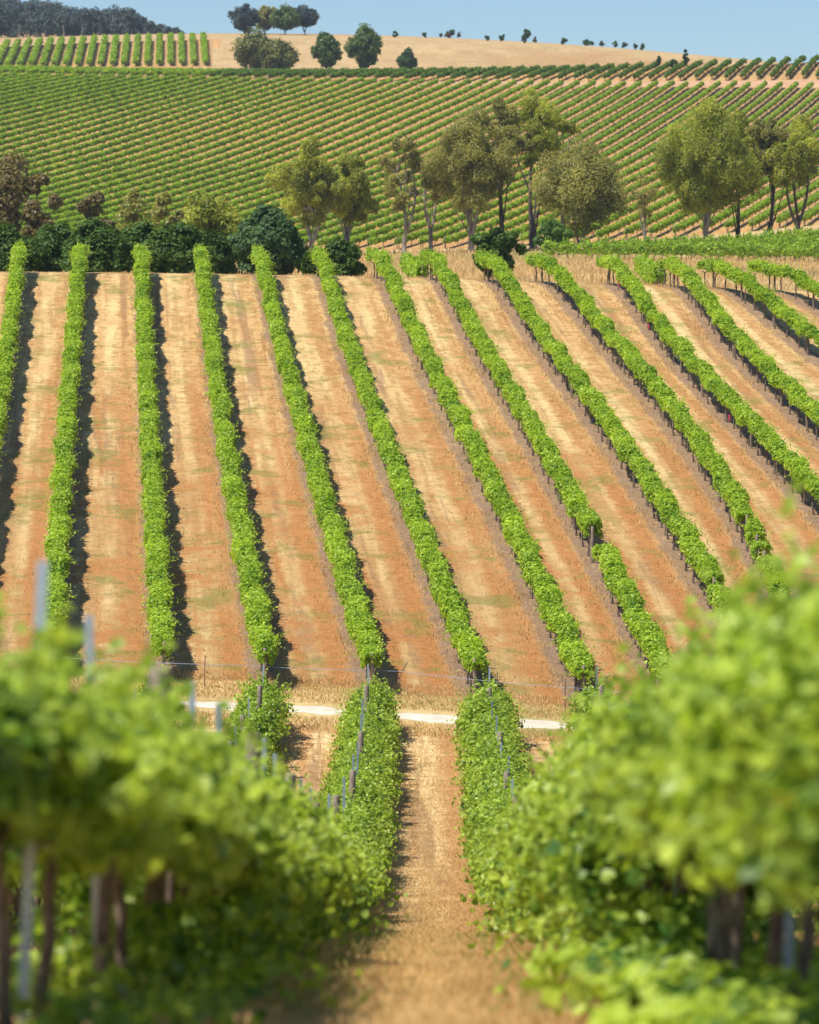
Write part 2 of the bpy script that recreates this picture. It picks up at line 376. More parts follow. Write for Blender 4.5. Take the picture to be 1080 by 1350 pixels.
# ------------------------------------------------------------------ ground sheet
TRACK_UP = [(-160, 912), (0, 917), (255, 926), (440, 934), (600, 945), (740, 955), (900, 968), (1080, 982), (1200, 991)]
trk = []
for px, py in TRACK_UP:
    a = hit(px, py, 95, 150); b = hit(px, py + 9.0, 95, 150); trk.append((a, b))
trk_x = np.array([(a[0] + b[0]) / 2 for a, b in trk]); trk_y = np.array([(a[1] + b[1]) / 2 for a, b in trk])
def track_y(X): return np.interp(X, trk_x, trk_y)

def ground():
    Ys = np.concatenate([np.arange(-40, 8, 2.0), np.arange(8, 205, 0.6), np.arange(205, 262, 1.5), np.arange(262, 740, 2.5), np.arange(740, 1560, 12.0), np.arange(1560, 2401, 60)])
    ts = np.linspace(-1, 1, 181)
    Xg = (0.16 * np.maximum(Ys, 0) + 18.0)[:, None] * ts[None]; Yg = np.broadcast_to(Ys[:, None], Xg.shape)
    Z = terr(Xg, Yg)
    ny, nx = Xg.shape
    me = bpy.data.meshes.new('ground')
    V = np.stack([Xg, Yg, Z], -1).reshape(-1, 3)
    i = np.arange(ny - 1)[:, None] * nx; j = np.arange(nx - 1)[None]
    Fc = np.stack([i + j, i + j + 1, i + nx + j + 1, i + nx + j], -1).reshape(-1, 4)
    me.vertices.add(len(V)); me.vertices.foreach_set('co', V.ravel().astype(np.float32))
    me.loops.add(Fc.size); me.loops.foreach_set('vertex_index', Fc.ravel().astype(np.int32))
    me.polygons.add(len(Fc)); me.polygons.foreach_set('loop_start', (np.arange(len(Fc)) * 4).astype(np.int32)); me.polygons.foreach_set('loop_total', np.full(len(Fc), 4, np.int32))
    X, Y = V[:, 0], V[:, 1]
    uf = (X - (VX - 540) / F * Y) / 3.0 + 0.5
    uh = hill_u(X, Y)
    ufar = (far_p(X, Y) + 42.0) / 2.75
    ut = (X + 0.054 * Y) / 3.0
    u = np.where(Y < 102, uf, np.where(Y < 240, uh, np.where(Y < 780, ufar, ut)))
    UV = np.stack([u, Y], -1)
    cx = X[Fc].mean(1); cy = Y[Fc].mean(1)
    ty = track_y(cx)
    names = ['near_field', 'hill_field', 'verge', 'flat_grass', 'far_field', 'tan_hill', 'headland']
    for n in names: me.materials.append(M[n])
    mi = np.zeros(len(Fc), np.int32)
    mi[cy > ty - 2.0] = 2
    mi[cy > ty + 3.2] = 1
    mi[cy > 196] = 3
    mi[cy > 401] = 4
    mi[(cy > 664) & (cy < 677)] = 6
    mi[cy > 725] = 5
    mi[(cy > 905) & (cy < 982) & (cx < at(282, 940))] = 4
    me.polygons.foreach_set('material_index', mi)
    uvl = me.uv_layers.new(name='UVMap'); uvl.data.foreach_set('uv', UV[Fc.ravel()].ravel().astype(np.float32))
    me.polygons.foreach_set('use_smooth', np.ones(len(Fc), bool))
    me.update(calc_edges=True)
    o = obj('ground', me); o['kind'] = 'structure'
ground()
def track():
    xs = np.arange(trk_x[0], trk_x[-1], 0.5)
    a = np.interp(xs, [p[0][0] for p in trk], [p[0][1] for p in trk]); b = np.interp(xs, [p[1][0] for p in trk], [p[1][1] for p in trk])
    rg = np.random.default_rng(3); n1 = Noise1(rg, [(3.1, .12), (1.3, .08), (7, .12)]); n2 = Noise1(rg, [(2.7, .12), (1.1, .08), (6, .12)])
    a = a + n1(xs); b = b + n2(xs)
    rows = 6; V = []
    for k in range(rows):
        y = b + (a - b) * k / (rows - 1); V.append(np.stack([xs, y, terr(xs, y) + 0.03 - (0.028 if k in (0, rows - 1) else 0)], -1))
    V = np.stack(V); n = len(xs)
    i = np.arange(rows - 1)[:, None] * n; j = np.arange(n - 1)[None]
    mb = MB(); mb.add(V.reshape(-1, 3), np.stack([i + j, i + j + 1, i + n + j + 1, i + n + j], -1).reshape(-1, 4))
    o = mb.build('track', M['gravel'], smooth=True); o['kind'] = 'structure'
track()

# ------------------------------------------------------------------ vine rows
def trunk_mesh(rng, h, r=0.045):
    mb = MB(); z = np.linspace(-0.08, h, 6)
    wv = np.cumsum(rng.normal(0, 0.022, (6, 2)), 0)
    add_tube(mb, np.c_[wv - wv[0], z], r * np.array([1.35, 1.0, .85, .9, .8, .7]), 6)
    for s in (-1, 1):                                               # the two arms of the vine along the wire
        p0 = np.array([wv[-1][0] - wv[0][0], wv[-1][1] - wv[0][1], h - 0.03])
        add_tube(mb, [p0, p0 + (0.02, s * .15, .07), p0 + (0, s * .45, .10), p0 + (0.02, s * .75, .09)], [r * .65, r * .55, r * .45, r * .3], 5)
    return mb.mesh('trunk', M['vine_bark'], True)
def post_mesh(h, r=0.055):
    mb = MB(); add_tube(mb, [(0, 0, -0.15), (0, 0, h * .5), (0, 0, h - .02), (0, 0, h)], [r, r * .98, r * .96, r * .8], 8)
    return mb.mesh('post', M['post_wood'], True)
def steel_mesh(h):
    mb = MB(); add_box(mb, (-.022, -.004, -.15), (.022, .004, h)); add_box(mb, (-.004, .006, -.15), (.004, .034, h))
    return mb.mesh('steel_post', M['steel'])
_tr = np.random.default_rng(11)
TRUNKS = [trunk_mesh(_tr, 0.72) for _ in range(4)]
TRUNKS_TALL = [trunk_mesh(_tr, 0.95, 0.043) for _ in range(4)]
POST = post_mesh(1.28); POST_TALL = post_mesh(2.02, 0.07); STEEL = steel_mesh(2.1); POST_FAR = post_mesh(1.38, 0.05); TRUNK_FAR = None

def canopy(mb, xf, Y0, Y1, org, rng, W=0.40, zb=0.75, zt=1.75, dens=400, size=0.15, simple=True, gaps=(), off=0.0,
           shoots=2.0, core=True, lump=0.13, skirt=None, flare=0.0, rise=0.0, carve=0.0, lift=0.0, vigor=0.0, loose=.07, shl=.55, rz0=47.0):
    """one vine row's leaves between two distances; W half width, zb / zt bottom and top over the ground"""
    L = Y1 - Y0; n = int(dens * L)
    nW = Noise1(rng, [(1.8, lump), (0.9, lump * .6), (4.3, lump * .7), (0.43, lump * .5)])
    lt = min(1.0, lump / .13); nT = Noise1(rng, [(1.8, .07 * lt), (0.75, .05 * lt), (5.1, .06), (0.4, .035)])
    nB = Noise1(rng, [(1.8, .10 * lt), (0.8, .08 * lt), (3.9, .06)])
    nO = Noise1(rng, [(6.1, .06), (2.3, .05)])
    t = rng.uniform(Y0, Y1, n)
    nV = Noise1(rng, [(3.6, vigor), (9.7, vigor * .8), (1.9, vigor * .5)])
    if vigor: t = t[rng.random(n) < np.clip(1.0 + 2.2 * (nV(t) + vigor * .4), .12, 1)]
    for a, b in gaps: t = t[(t < a) | (t > b)]
    n = len(t)
    ph = rng.uniform(-0.75, math.pi + 0.75, n)
    if carve:                                                       # hollows between the bunches of shoots
        q = sum(np.sin(t * a + ph * b + c) for a, b, c in ((9.1, 2.1, .3), (5.3, -4.0, 1.7), (14.7, 5.2, 4.1), (3.1, 3.3, 2.2))) / 4
        k_ = q > rng.uniform(-1.0, 1.0, n) * .45 - .30 + (carve - .5)
        t, ph = t[k_], ph[k_]; n = len(t)
    co, si = np.cos(ph), np.sin(ph)
    r = 1.0 - 0.45 * rng.random(n) ** 2 + loose * rng.normal(size=n)
    e = np.clip((t - Y0) / 0.5, 0.25, 1) ** .5 * np.clip((Y1 - t) / 0.5, 0.25, 1) ** .5
    top = zt * (1 + nT(t)) + rise * np.clip((rz0 - t) / (rz0 * .3), 0, 1); bot = zb + nB(t) + lift * np.clip((23.5 - t) / 4, 0, 1); zc = (top + bot) / 2; hh = (top - bot) / 2 * e
    w_ = W * (1 + nW(t) + .6 * nV(t)) * e
    x = xf(t) + off + nO(t) + np.sign(co) * np.abs(co) ** .65 * w_ * r * (1 + flare * (.35 - si) * (1 - .6 * (lift > 0) * np.clip((23.5 - t) / 4, 0, 1)))
    h = zc + np.sign(si) * np.abs(si) ** .65 * hh * r
    z = terr(xf(t), t) + h
    C = np.stack([x, t, z], -1)
    N = np.stack([co * 0.9, np.zeros(n), si + 0.35], -1) + rng.normal(0, .55, (n, 3))
    tn = np.clip(rng.random(n) + 1.2 * nV(t), 0, 1)
    add_leaves(mb, C - org, N, size, rng, simple, tint=tn)
    # shoots that stick out
    ns = int(shoots * L)
    if ns:
        ts = rng.uniform(Y0, Y1, ns)
        for a, b in gaps: ts = ts[(ts < a) | (ts > b)]
        ns = len(ts)
        phs = rng.uniform(-0.3, math.pi + .3, ns)
        m_ = 6 if shl < .6 else 8; ln = rng.uniform(.15, shl, ns) * (zt / 1.75)
        f = np.linspace(0.2, 1, m_)[None]
        d = np.stack([np.cos(phs) * .9, rng.normal(0, .3, ns), np.sin(phs) * .9 + .35], -1); d = nrm(d)
        top = zt * (1 + nT(ts)) + rise * np.clip((rz0 - ts) / (rz0 * .3), 0, 1); bot = zb + nB(ts) + lift * np.clip((23.5 - ts) / 4, 0, 1)
        bx = xf(ts) + off + nO(ts) + np.cos(phs) * W * .85 * (1 + flare * (.35 - np.sin(phs))); bz = terr(xf(ts), ts) + (top + bot) / 2 + np.sin(phs) * (top - bot) / 2 * .9
        P = np.stack([bx, ts, bz], -1)[:, None] + d[:, None] * (ln[:, None] * f)[..., None]
        P[..., 2] -= (ln[:, None] * f ** 2) * .18 * np.abs(np.cos(phs))[:, None]
        P = P.reshape(-1, 3) + rng.normal(0, .035, (ns * m_, 3))
        add_leaves(mb, P - org, rng.normal(0, .6, (ns * m_, 3)) + (0, 0, .6), np.tile(np.linspace(size, size * .55, m_), ns), rng, simple, tint=rng.uniform(.45, 1.0, ns * m_))
    if core:  # hidden dark slab added inside the leaves to stop sun leaking through
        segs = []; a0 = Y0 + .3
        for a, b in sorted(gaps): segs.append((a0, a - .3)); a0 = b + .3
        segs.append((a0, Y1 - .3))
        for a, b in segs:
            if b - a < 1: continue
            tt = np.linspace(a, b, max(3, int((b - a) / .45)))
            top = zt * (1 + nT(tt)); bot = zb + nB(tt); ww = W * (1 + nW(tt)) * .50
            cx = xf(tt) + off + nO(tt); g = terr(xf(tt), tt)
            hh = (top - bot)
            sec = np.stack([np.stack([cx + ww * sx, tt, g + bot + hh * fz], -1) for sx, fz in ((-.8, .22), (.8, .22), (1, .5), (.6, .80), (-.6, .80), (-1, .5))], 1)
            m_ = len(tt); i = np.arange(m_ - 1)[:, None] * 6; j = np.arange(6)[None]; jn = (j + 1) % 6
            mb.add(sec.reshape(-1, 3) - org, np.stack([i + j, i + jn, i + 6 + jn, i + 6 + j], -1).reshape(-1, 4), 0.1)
    if skirt:                                                        # low shoots at the foot of the row
        a, b, ns, hmax = skirt
        t = rng.uniform(a, b, ns); x = xf(t) + off * .5 + rng.normal(0, W * .75, ns); z = terr(xf(t), t) + hmax * rng.random(ns) ** 1.6
        cl = Noise1(rng, [(1.7, .5), (.8, .4), (3.3, .4)])(t) > rng.uniform(-.9, .7, ns)
        C = np.stack([x, t, z], -1)[cl]
        add_leaves(mb, C - org, rng.normal(0, .7, (len(C), 3)) + (0, 0, .6), size * .9, rng, simple)

def furnish(root, org, xf, Y0, Y1, rng, trunks, posts, pv=1.8, pp=5.4, gaps=(), poff=0.0, ps=.55):
    t = Y0 + 0.9; k = 0
    while t < Y1 - .2 and k < 98:
        tt = t + rng.uniform(-.15, .15)
        if not any(a - .1 < tt < b + .1 for a, b in gaps):
            x = float(xf(tt)) + rng.normal(0, .03)
            obj('trunk', trunks[int(rng.integers(len(trunks)))], root, (x - org[0], tt - org[1], tz(x, tt) - org[2]), rng.uniform(-.25, .25))
        t += pv; k += 1
    t = Y0 - .4 + ps; k = 0
    while t < Y1 and k < 98:
        x = float(xf(t)) + poff
        d = posts[k % len(posts)]
        o = obj('steel_post' if d is STEEL else 'post', d, root, (x - org[0], t - org[1], tz(x, t) - org[2]), rng.uniform(-.3, .3))
        o.rotation_euler[0] = rng.normal(0, .02); o.rotation_euler[1] = rng.normal(0, .025)
        t += pp * (1 + rng.uniform(-.06, .06)); k += 1

def wires(root, org, xf, Y0, Y1, hs, name='trellis_wire'):
    mb = MB()
    tt = np.arange(Y0 + .15, Y1, 1.8)
    for h in hs:
        x = xf(tt); add_tube(mb, np.stack([x, tt, terr(x, tt) + h], -1) - org, .004, 3, False)
    mb.build(name, M['wire'], root)

# --- the rows on the facing hill
HL = {0: 'vine row at the left edge, cut off halfway down the ochre hill',
      1: 'bright vine row leaning left, second from the left on the ochre hill',
      2: 'nearly upright vine row, third from the left on the ochre hill',
      3: 'fourth vine row from the left, its lower end at a post above the track',
      4: 'vine row whose top stands before the round blue-green tree',
      5: 'vine row whose top stands before the dark bush right of the blue-green tree',
      6: 'vine row starting at the crest just right of the dark bushes behind it',
      7: 'vine row broken by a short gap with a lone post in its lower half',
      8: 'vine row topping out beside the spiky shrub, a thick post in its lower notch',
      9: 'vine row with small separate vines at its ragged lower end',
      10: 'vine row with pink ribbons near its top, right half of the hill',
      11: 'vine row on the right leaving the photo beside a strip of green grass',
      12: 'second vine row from the right edge on the ochre hill',
      13: 'short vine row in the upper right corner of the ochre hill'}
GAPS = {7: [(123.6, 126.8)], 8: [(118.5, 119.4)], 9: [(122.0, 123.6), (124.9, 126.2), (128.0, 129.4)]}
for k in range(14):
    xf = hill_x(k); rng = np.random.default_rng(100 + k)
    Y0 = {0: 110, 1: 107.6, 2: 106.8}.get(k, 106.1 - 0.25 * max(0, k - 3)); Y1 = 186.8 if k < 6 else 188.2
    org = np.array([float(xf(Y0)), Y0, tz(float(xf(Y0)), Y0)])
    root = empty('vine_row', org, HL[k], 'vine row', 'trellised vine rows on the ochre hill')
    mb = MB(); g = GAPS.get(k, ())
    canopy(mb, xf, Y0, Y1, org, rng, W=.285 if k < 6 else .295, zb=.70 if k < 5 else .84, zt=1.36, dens=820, size=.098, gaps=g, shoots=11, lump=.055, vigor=.13)
    mb.build('canopy', M['vine_leaf'], root)
    furnish(root, org, xf, Y0, Y1, rng, TRUNKS, [POST], gaps=g)
    for a, b in g:
        for yy in (a - .1, b - .2):
            x = float(xf(yy)); obj('post', POST, root, (x - org[0], yy - org[1], tz(x, yy) - org[2]))
    if k == 10:
        for yy in (151.5, 172, 181):
            mr = MB(); add_box(mr, (-.035, -.06, .45), (.035, -.05, .7)); x = float(xf(yy)) - .25
            o = mr.build('ribbon', M['pink'], root); o.location = (x - org[0], yy - org[1], tz(x, yy) - org[2])

# --- the rows on this side of the track
FL = {-7.6: 'blurred vine row far down on the left, mostly hidden behind two nearer rows',
      -4.6: 'vine row left of the path row, grey posts down its middle, crossing the pale track',
      -1.65: 'out of focus vine row left of the straw path, dark trunks at its near end',
      1.65: 'out of focus vine row right of the straw path, bright leaves hanging to the ground',
      4.65: 'vine row on the right, second from the straw path, behind the blurred near row',
      7.6: 'blurred vine row farthest down on the right behind two nearer rows'}
for off, lab in FL.items():
    xf = fg_x(off); rng = np.random.default_rng(int(300 + round(off * 10)))
    Y0 = {-1.65: 12.6, 1.65: 11.0, -4.6: 16, 4.65: 16}.get(off, 26); Y1 = 101.9 if off < 0 else 100.6
    org = np.array([float(xf(Y0)), Y0, tz(float(xf(Y0)), Y0)])
    root = empty('vine_row', org, lab, 'vine row', 'vine rows on the near side of the track')
    mb = MB(); sgn = -1 if off > 0 else 1
    inner = abs(off) < 2; left = off == -1.65
    canopy(mb, xf, Y0, Y1, org, rng, W=.42, zb=.50, zt=1.26 if left else 1.46, dens=1900 if inner else 1000, size=.095, carve=.66, rz0=(23.0 if left else 47.0), loose=.14, shl=.78, vigor=.16, lift=(.34 if left else .38 if inner else 0), core=not inner, simple=False, off=.05 * sgn if inner else 0.0, flare=.55,
           shoots=46 if inner else 18, lump=.18, skirt=((19.5 if left else 20.5), 55, 26000, .6) if inner else (Y0, Y1, 6000, .4), rise=(.20 if off == 1.65 else .17 if left else .05))
    if inner:                                                        # weeds and suckers round the nearest trunks
        canopy(mb, xf, Y0, 23.0, org, rng, W=.66, zb=.0, zt=.30, dens=420 if off > 0 else 90, size=.095, simple=False, shoots=8, core=False, vigor=.5, loose=.12)
    mb.build('canopy', M['vine_leaf_near'], root)
    furnish(root, org, xf, Y0 + .4, Y1, rng, TRUNKS_TALL, [STEEL, STEEL, POST_TALL] if inner else [POST_TALL, STEEL], pp=3.6, ps=1.9)
    wires(root, org, xf, Y0, Y1, (.95, 1.5))

# --- far slope, lower block
PXLIM = lambda Y: 0.1125 * Y + 10
def clip_rows(p, ya, yb, xfun):
    Y = np.arange(ya, yb, 1.0); x = xfun(Y); ok = np.abs(x) < PXLIM(Y)
    if not ok.any(): return None
    return float(Y[ok][0]), float(Y[ok][-1])
lower = []
for i in range(98):
    p = -42.0 - 2.75 * i
    xf = far_x(p)
    # near end of the block follows the foot of the slope
    yb = 402.0 + (i * 7 % 3) * .8
    c = clip_rows(p, yb, 664.0 - (i * 5 % 4) * .6, xf)
    if c and c[1] - c[0] > 6: lower.append((p, c))
for n, (p, (ya, yb)) in enumerate(lower):
    xf = far_x(p); rng = np.random.default_rng(500 + n)
    org = np.array([float(xf(ya)), ya, tz(float(xf(ya)), ya)])
    root = empty('vine_row', org, 'diagonal vine row on the far green slope, ' + ordinal(n + 1) + ' from its lower right corner', 'vine row', 'diagonal vine rows on the far slope')
    mb = MB(); canopy(mb, xf, ya, yb, org, rng, W=.31, zb=.50, zt=1.22, dens=115, size=.21, shoots=2, lump=.045, vigor=.12)
    mb.build('canopy', M['vine_leaf_far'], root)
    furnish(root, org, xf, ya, yb, rng, [POST_FAR], [POST_FAR], pv=1e9, pp=7.2)
# --- far slope, upper block along the ridge
upper = []
for i in range(126):
    p = -40.0 - 2.75 * i; xf = far_x(p); c = clip_rows(p, 677.0 + (i * 5 % 3) * .7, 705.0, xf)
    if c and c[1] - c[0] > 8: upper.append((p, c))
for n, (p, (ya, yb)) in enumerate(upper):
    xf = far_x(p); rng = np.random.default_rng(700 + n)
    org = np.array([float(xf(ya)), ya, tz(float(xf(ya)), ya)])
    root = empty('vine_row', org, 'short dark vine row along the ridge top, ' + ordinal(n + 1) + ' counting from the right', 'vine row', 'short vine rows along the ridge')
    mb = MB(); canopy(mb, xf, ya, yb, org, rng, W=.34, zb=.45, zt=1.35, dens=60, size=.28, shoots=2.5, lump=.22, vigor=.2)
    mb.build('canopy', M['vine_leaf_dark' if org[0] > -38 else 'vine_leaf_far'], root)
    furnish(root, org, xf, ya, yb, rng, [POST_FAR], [POST_FAR], pv=1e9, pp=11)
# --- the separate block on the ochre slope, top left
for n in range(19):
    xb = -6 + 15.3 * n; x0 = at(xb + 3, 925); x1 = at(-1 + 14.7 * n + 14 - n * 0.45, 975)
    xf = (lambda a, b: (lambda Y: a + (b - a) * (np.asarray(Y, float) - 925) / 50.0))(x0, x1)
    rng = np.random.default_rng(900 + n); org = np.array([x0, 925, tz(x0, 925)])
    root = empty('vine_row', org, 'upright vine row on the far ochre slope, ' + ordinal(n + 1) + ' from the left', 'vine row', 'upright vine rows on the far ochre slope')
    mb = MB(); canopy(mb, xf, 925, 977, org, rng, W=.62, zb=.5, zt=1.9, dens=40, size=.48, shoots=1, lump=.1)
    mb.build('canopy', M['vine_leaf_far'], root)
    furnish(root, org, xf, 925, 977, rng, [POST_FAR], [POST_FAR], pv=1e9, pp=17)

# --- block seen side-on behind the crest, right
def canopy_x(mb, yf, X0, X1, org, rng, W, zb, zt, dens, size):
    tmp = MB()
    n = int(dens * (X1 - X0)); t = rng.uniform(X0, X1, n); ph = rng.uniform(-.7, math.pi + .7, n); co, si = np.cos(ph), np.sin(ph)
    nT = Noise1(rng, [(1.8, .10), (.8, .06), (5, .05)]); nB = Noise1(rng, [(1.8, .16), (.9, .1)])
    r = 1 - .4 * rng.random(n) ** 2; top = zt * (1 + nT(t)); bot = zb + nB(t)
    y = yf(t) + np.sign(co) * np.abs(co) ** .65 * W * r; z = terr(t, yf(t)) + (top + bot) / 2 + np.sign(si) * np.abs(si) ** .65 * (top - bot) / 2 * r
    add_leaves(mb, np.stack([t, y, z], -1) - org, np.stack([np.zeros(n), co, si + .3], -1) + rng.normal(0, .5, (n, 3)), size, rng, True)
    ns = int((X1 - X0) * 5); ts = rng.uniform(X0, X1, ns)
    P = np.stack([ts, yf(ts), terr(ts, yf(ts)) + zt * (1 + nT(ts))], -1)[:, None] + np.array([0, 0, 1.0])[None, None] * (rng.uniform(.1, .5, ns)[:, None] * np.linspace(0, 1, 4)[None])[..., None]
    add_leaves(mb, P.reshape(-1, 3) - org, rng.normal(0, 1, (ns * 4, 3)), size * .7, rng, True)
side = []
for n in range(12):
    Yb = 345.0 + 2.9 * n
    xl = at(715 + 33 * n, Yb); xr = at(1080, Yb) + 9
    yf = (lambda Yb: (lambda X: Yb + 0.0 * np.asarray(X, float)))(Yb)
    rng = np.random.default_rng(950 + n); org = np.array([xl, Yb, tz(xl, Yb)])
    root = empty('vine_row', org, 'side-on bushy vine row below the gum trees, ' + ordinal(n + 1) + ' back from the crest', 'vine row', 'side-on vine rows below the gum trees')
    mb = MB(); canopy_x(mb, yf, xl, xr, org, rng, .5, .62, 1.75, 95, .27); mb.build('canopy', M['vine_leaf_far'], root)
    x = xl + .5
    while x < xr:
        if n < 3: obj('trunk', TRUNKS[int(rng.integers(4))], root, (x - org[0], float(rng.normal(0, .05)), tz(x, Yb) - org[2]), math.pi / 2)
        x += 1.8
    x = xl
    while x < xr:
        obj('post', POST_FAR, root, (x - org[0], 0, tz(x, Yb) - org[2])); x += 7.2
# --- two young rows on the flat just past the crest
for (pxa, pxb, ya, yb, lab) in ((556, 536, 214, 246, 'pale young vine row on the flat behind the crest, near the spiky shrub'),
                                (868, 845, 214, 246, 'pale young vine row on the flat behind the crest, toward the right')):
    x0, x1 = at(pxa, ya), at(pxb, yb)
    xf = (lambda a, b, ya, yb: (lambda Y: a + (b - a) * (np.asarray(Y, float) - ya) / (yb - ya)))(x0, x1, ya, yb)
    rng = np.random.default_rng(980 + pxa); org = np.array([x0, ya, tz(x0, ya)])
    root = empty('vine_row', org, lab, 'vine row')
    mb = MB(); canopy(mb, xf, ya, yb, org, rng, W=.36, zb=.5, zt=1.5, dens=150, size=.2); mb.build('canopy', M['vine_leaf_far'], root)
    furnish(root, org, xf, ya, yb, rng, TRUNKS, [POST_FAR], pp=6)

# ------------------------------------------------------------------ trees
def tree(name, label, group, x, Y, h, w, leaf, bark='gum_bark', cb=0.35, n_cl=16, per=450, size=0.34, forks=2, lean=0.0, seed=0, droop=.35,
         dense=False, cat='tree', crown_name='crown', trunk_r=None, skip=0.0, hang=0.0, cr=.135):
    """h height, w crown width, cb height share where the crown starts"""
    rng = np.random.default_rng(2000 + seed)
    org = np.array([x, Y, tz(x, Y)])
    root = empty(name, org, label, cat, group)
    # places of the foliage clumps
    cl = []
    k = 0
    while len(cl) < n_cl and k < 4000:
        k += 1
        q = rng.uniform(-1, 1, 3)
        if q @ q > 1: continue
        zz = (q[2] + 1) / 2
        wid = (math.sin(math.pi * min(1, zz * .82 + .16)) ** .7)
        c = np.array([q[0] * w * .40 * wid, q[1] * w * .40 * wid, h * (cb + (.93 - cb) * zz)])
        sep = (.16 if dense else .155) * w
        if all(np.linalg.norm((c - d[0]) * (1, 1, .8)) > sep for d in cl): cl.append((c, rng.uniform(.65, 1.35)))
    cl = [(c * (1.0 + .22 * rng.normal() * (not dense), 1.0, 1.0), s_) for c, s_ in cl]
    cl.sort(key=lambda d: d[0][2])
    mt = MB(); tr = trunk_r or h * 0.017
    ftop = h * (cb + .22)
    stems = []
    for f in range(forks):
        a = rng.uniform(0, 6.28) if forks > 2 else (f * math.pi + rng.uniform(-.6, .6))
        tip = np.array([math.cos(a) * w * .13 * (forks > 1) + lean * ftop, math.sin(a) * w * .10 * (forks > 1), ftop + rng.uniform(-.05, .1) * h])
        fk = h * cb * rng.uniform(.12, .55) if forks > 1 else 0
        base_ = np.array([lean * fk, 0, fk])
        z = np.linspace(0, 1, 7)[:, None]
        pth = base_ + (tip - base_) * z + np.c_[np.sin(z[:, 0] * 3.1) * rng.normal(0, .025) * h, np.sin(z[:, 0] * 4) * rng.normal(0, .02) * h, np.zeros(7)]
        add_tube(mt, pth, np.linspace(tr * (.8 if forks > 1 else 1.0), tr * .32, 7), 7); stems.append(pth)
    if forks > 1:
        top0 = max(s[0][2] for s in stems)
        zz = np.linspace(-.3, top0, 5); add_tube(mt, np.c_[lean * np.maximum(zz, 0), zz * 0, zz], np.array([1.5, 1.15, 1.05, 1.0, .85]) * tr, 8)
    else:
        add_tube(mt, [(0, 0, -.3), stems[0][1]], [tr * 1.5, tr], 8)
    mc = MB()
    for c, s in cl:
        st = stems[int(rng.integers(len(stems)))]
        cand = [p for p in st if p[2] < c[2] - .02 * h] or [st[0]]
        a = cand[-1] if rng.random() < .6 else cand[int(rng.integers(len(cand)))]
        mid = (a + c) / 2 + np.array([0, 0, -.03 * h]) + rng.normal(0, .012 * h, 3)
        add_tube(mt, [a, mid, c, c + (c - mid) * .25], [tr * .34, tr * .24, tr * .13, tr * .05], 5)
        if rng.random() < skip: continue
        rad = w * (.165 if dense else cr) * s * np.array([1, 1, 1.0 if hang else .9])
        n = int(per * s)
        d = nrm(rng.normal(size=(n, 3))); rr = rng.random(n) ** .45
        # sub-clumps make the outline uneven
        sub = nrm(rng.normal(size=(7, 3))) * .75
        pick = sub[rng.integers(7, size=n)]
        q = np.where((rng.random(n) < .62)[:, None], pick + d * (rr * .48)[:, None], d * rr[:, None])
        P = c + q * rad; P[:, 2] -= droop * rad[2] * (q[:, 0] ** 2 + q[:, 1] ** 2) * .6
        add_leaves(mc, P, q + rng.normal(0, .5, (n, 3)) + (0, 0, .45), size, rng, True, tint=np.clip(rng.random(n) * .7 + .3 * (q[:, 2] > 0) * rng.random() + rng.uniform(-.25, .25), 0, 1), aspect=.55 if hang else .8, hang=hang)  # clump tops tinted lighter: light from above put into the leaf colour
    if dense:                                                       # inner mass of a thick crown, its shade painted in as a dark tint
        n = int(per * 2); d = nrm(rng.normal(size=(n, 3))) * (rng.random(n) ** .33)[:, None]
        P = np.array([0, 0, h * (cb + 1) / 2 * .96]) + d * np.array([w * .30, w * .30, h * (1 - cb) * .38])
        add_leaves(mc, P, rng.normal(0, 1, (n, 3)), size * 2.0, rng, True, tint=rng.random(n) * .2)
    mt.build('trunk', M[bark], root, True)
    mc.build(crown_name, M[leaf], root)
    return root
def ptree(name, label, group, px, foot, top, wpx, Y, leaf, **kw):
    """tree standing at distance Y in column px; the ground fixes its foot, top and width come from rows of the frame"""
    x = at(px, Y); g = tz(x, Y); h = zof(top, Y) - g
    return tree(name, label, group, x, Y, h, wpx * Y / F, leaf, **kw)

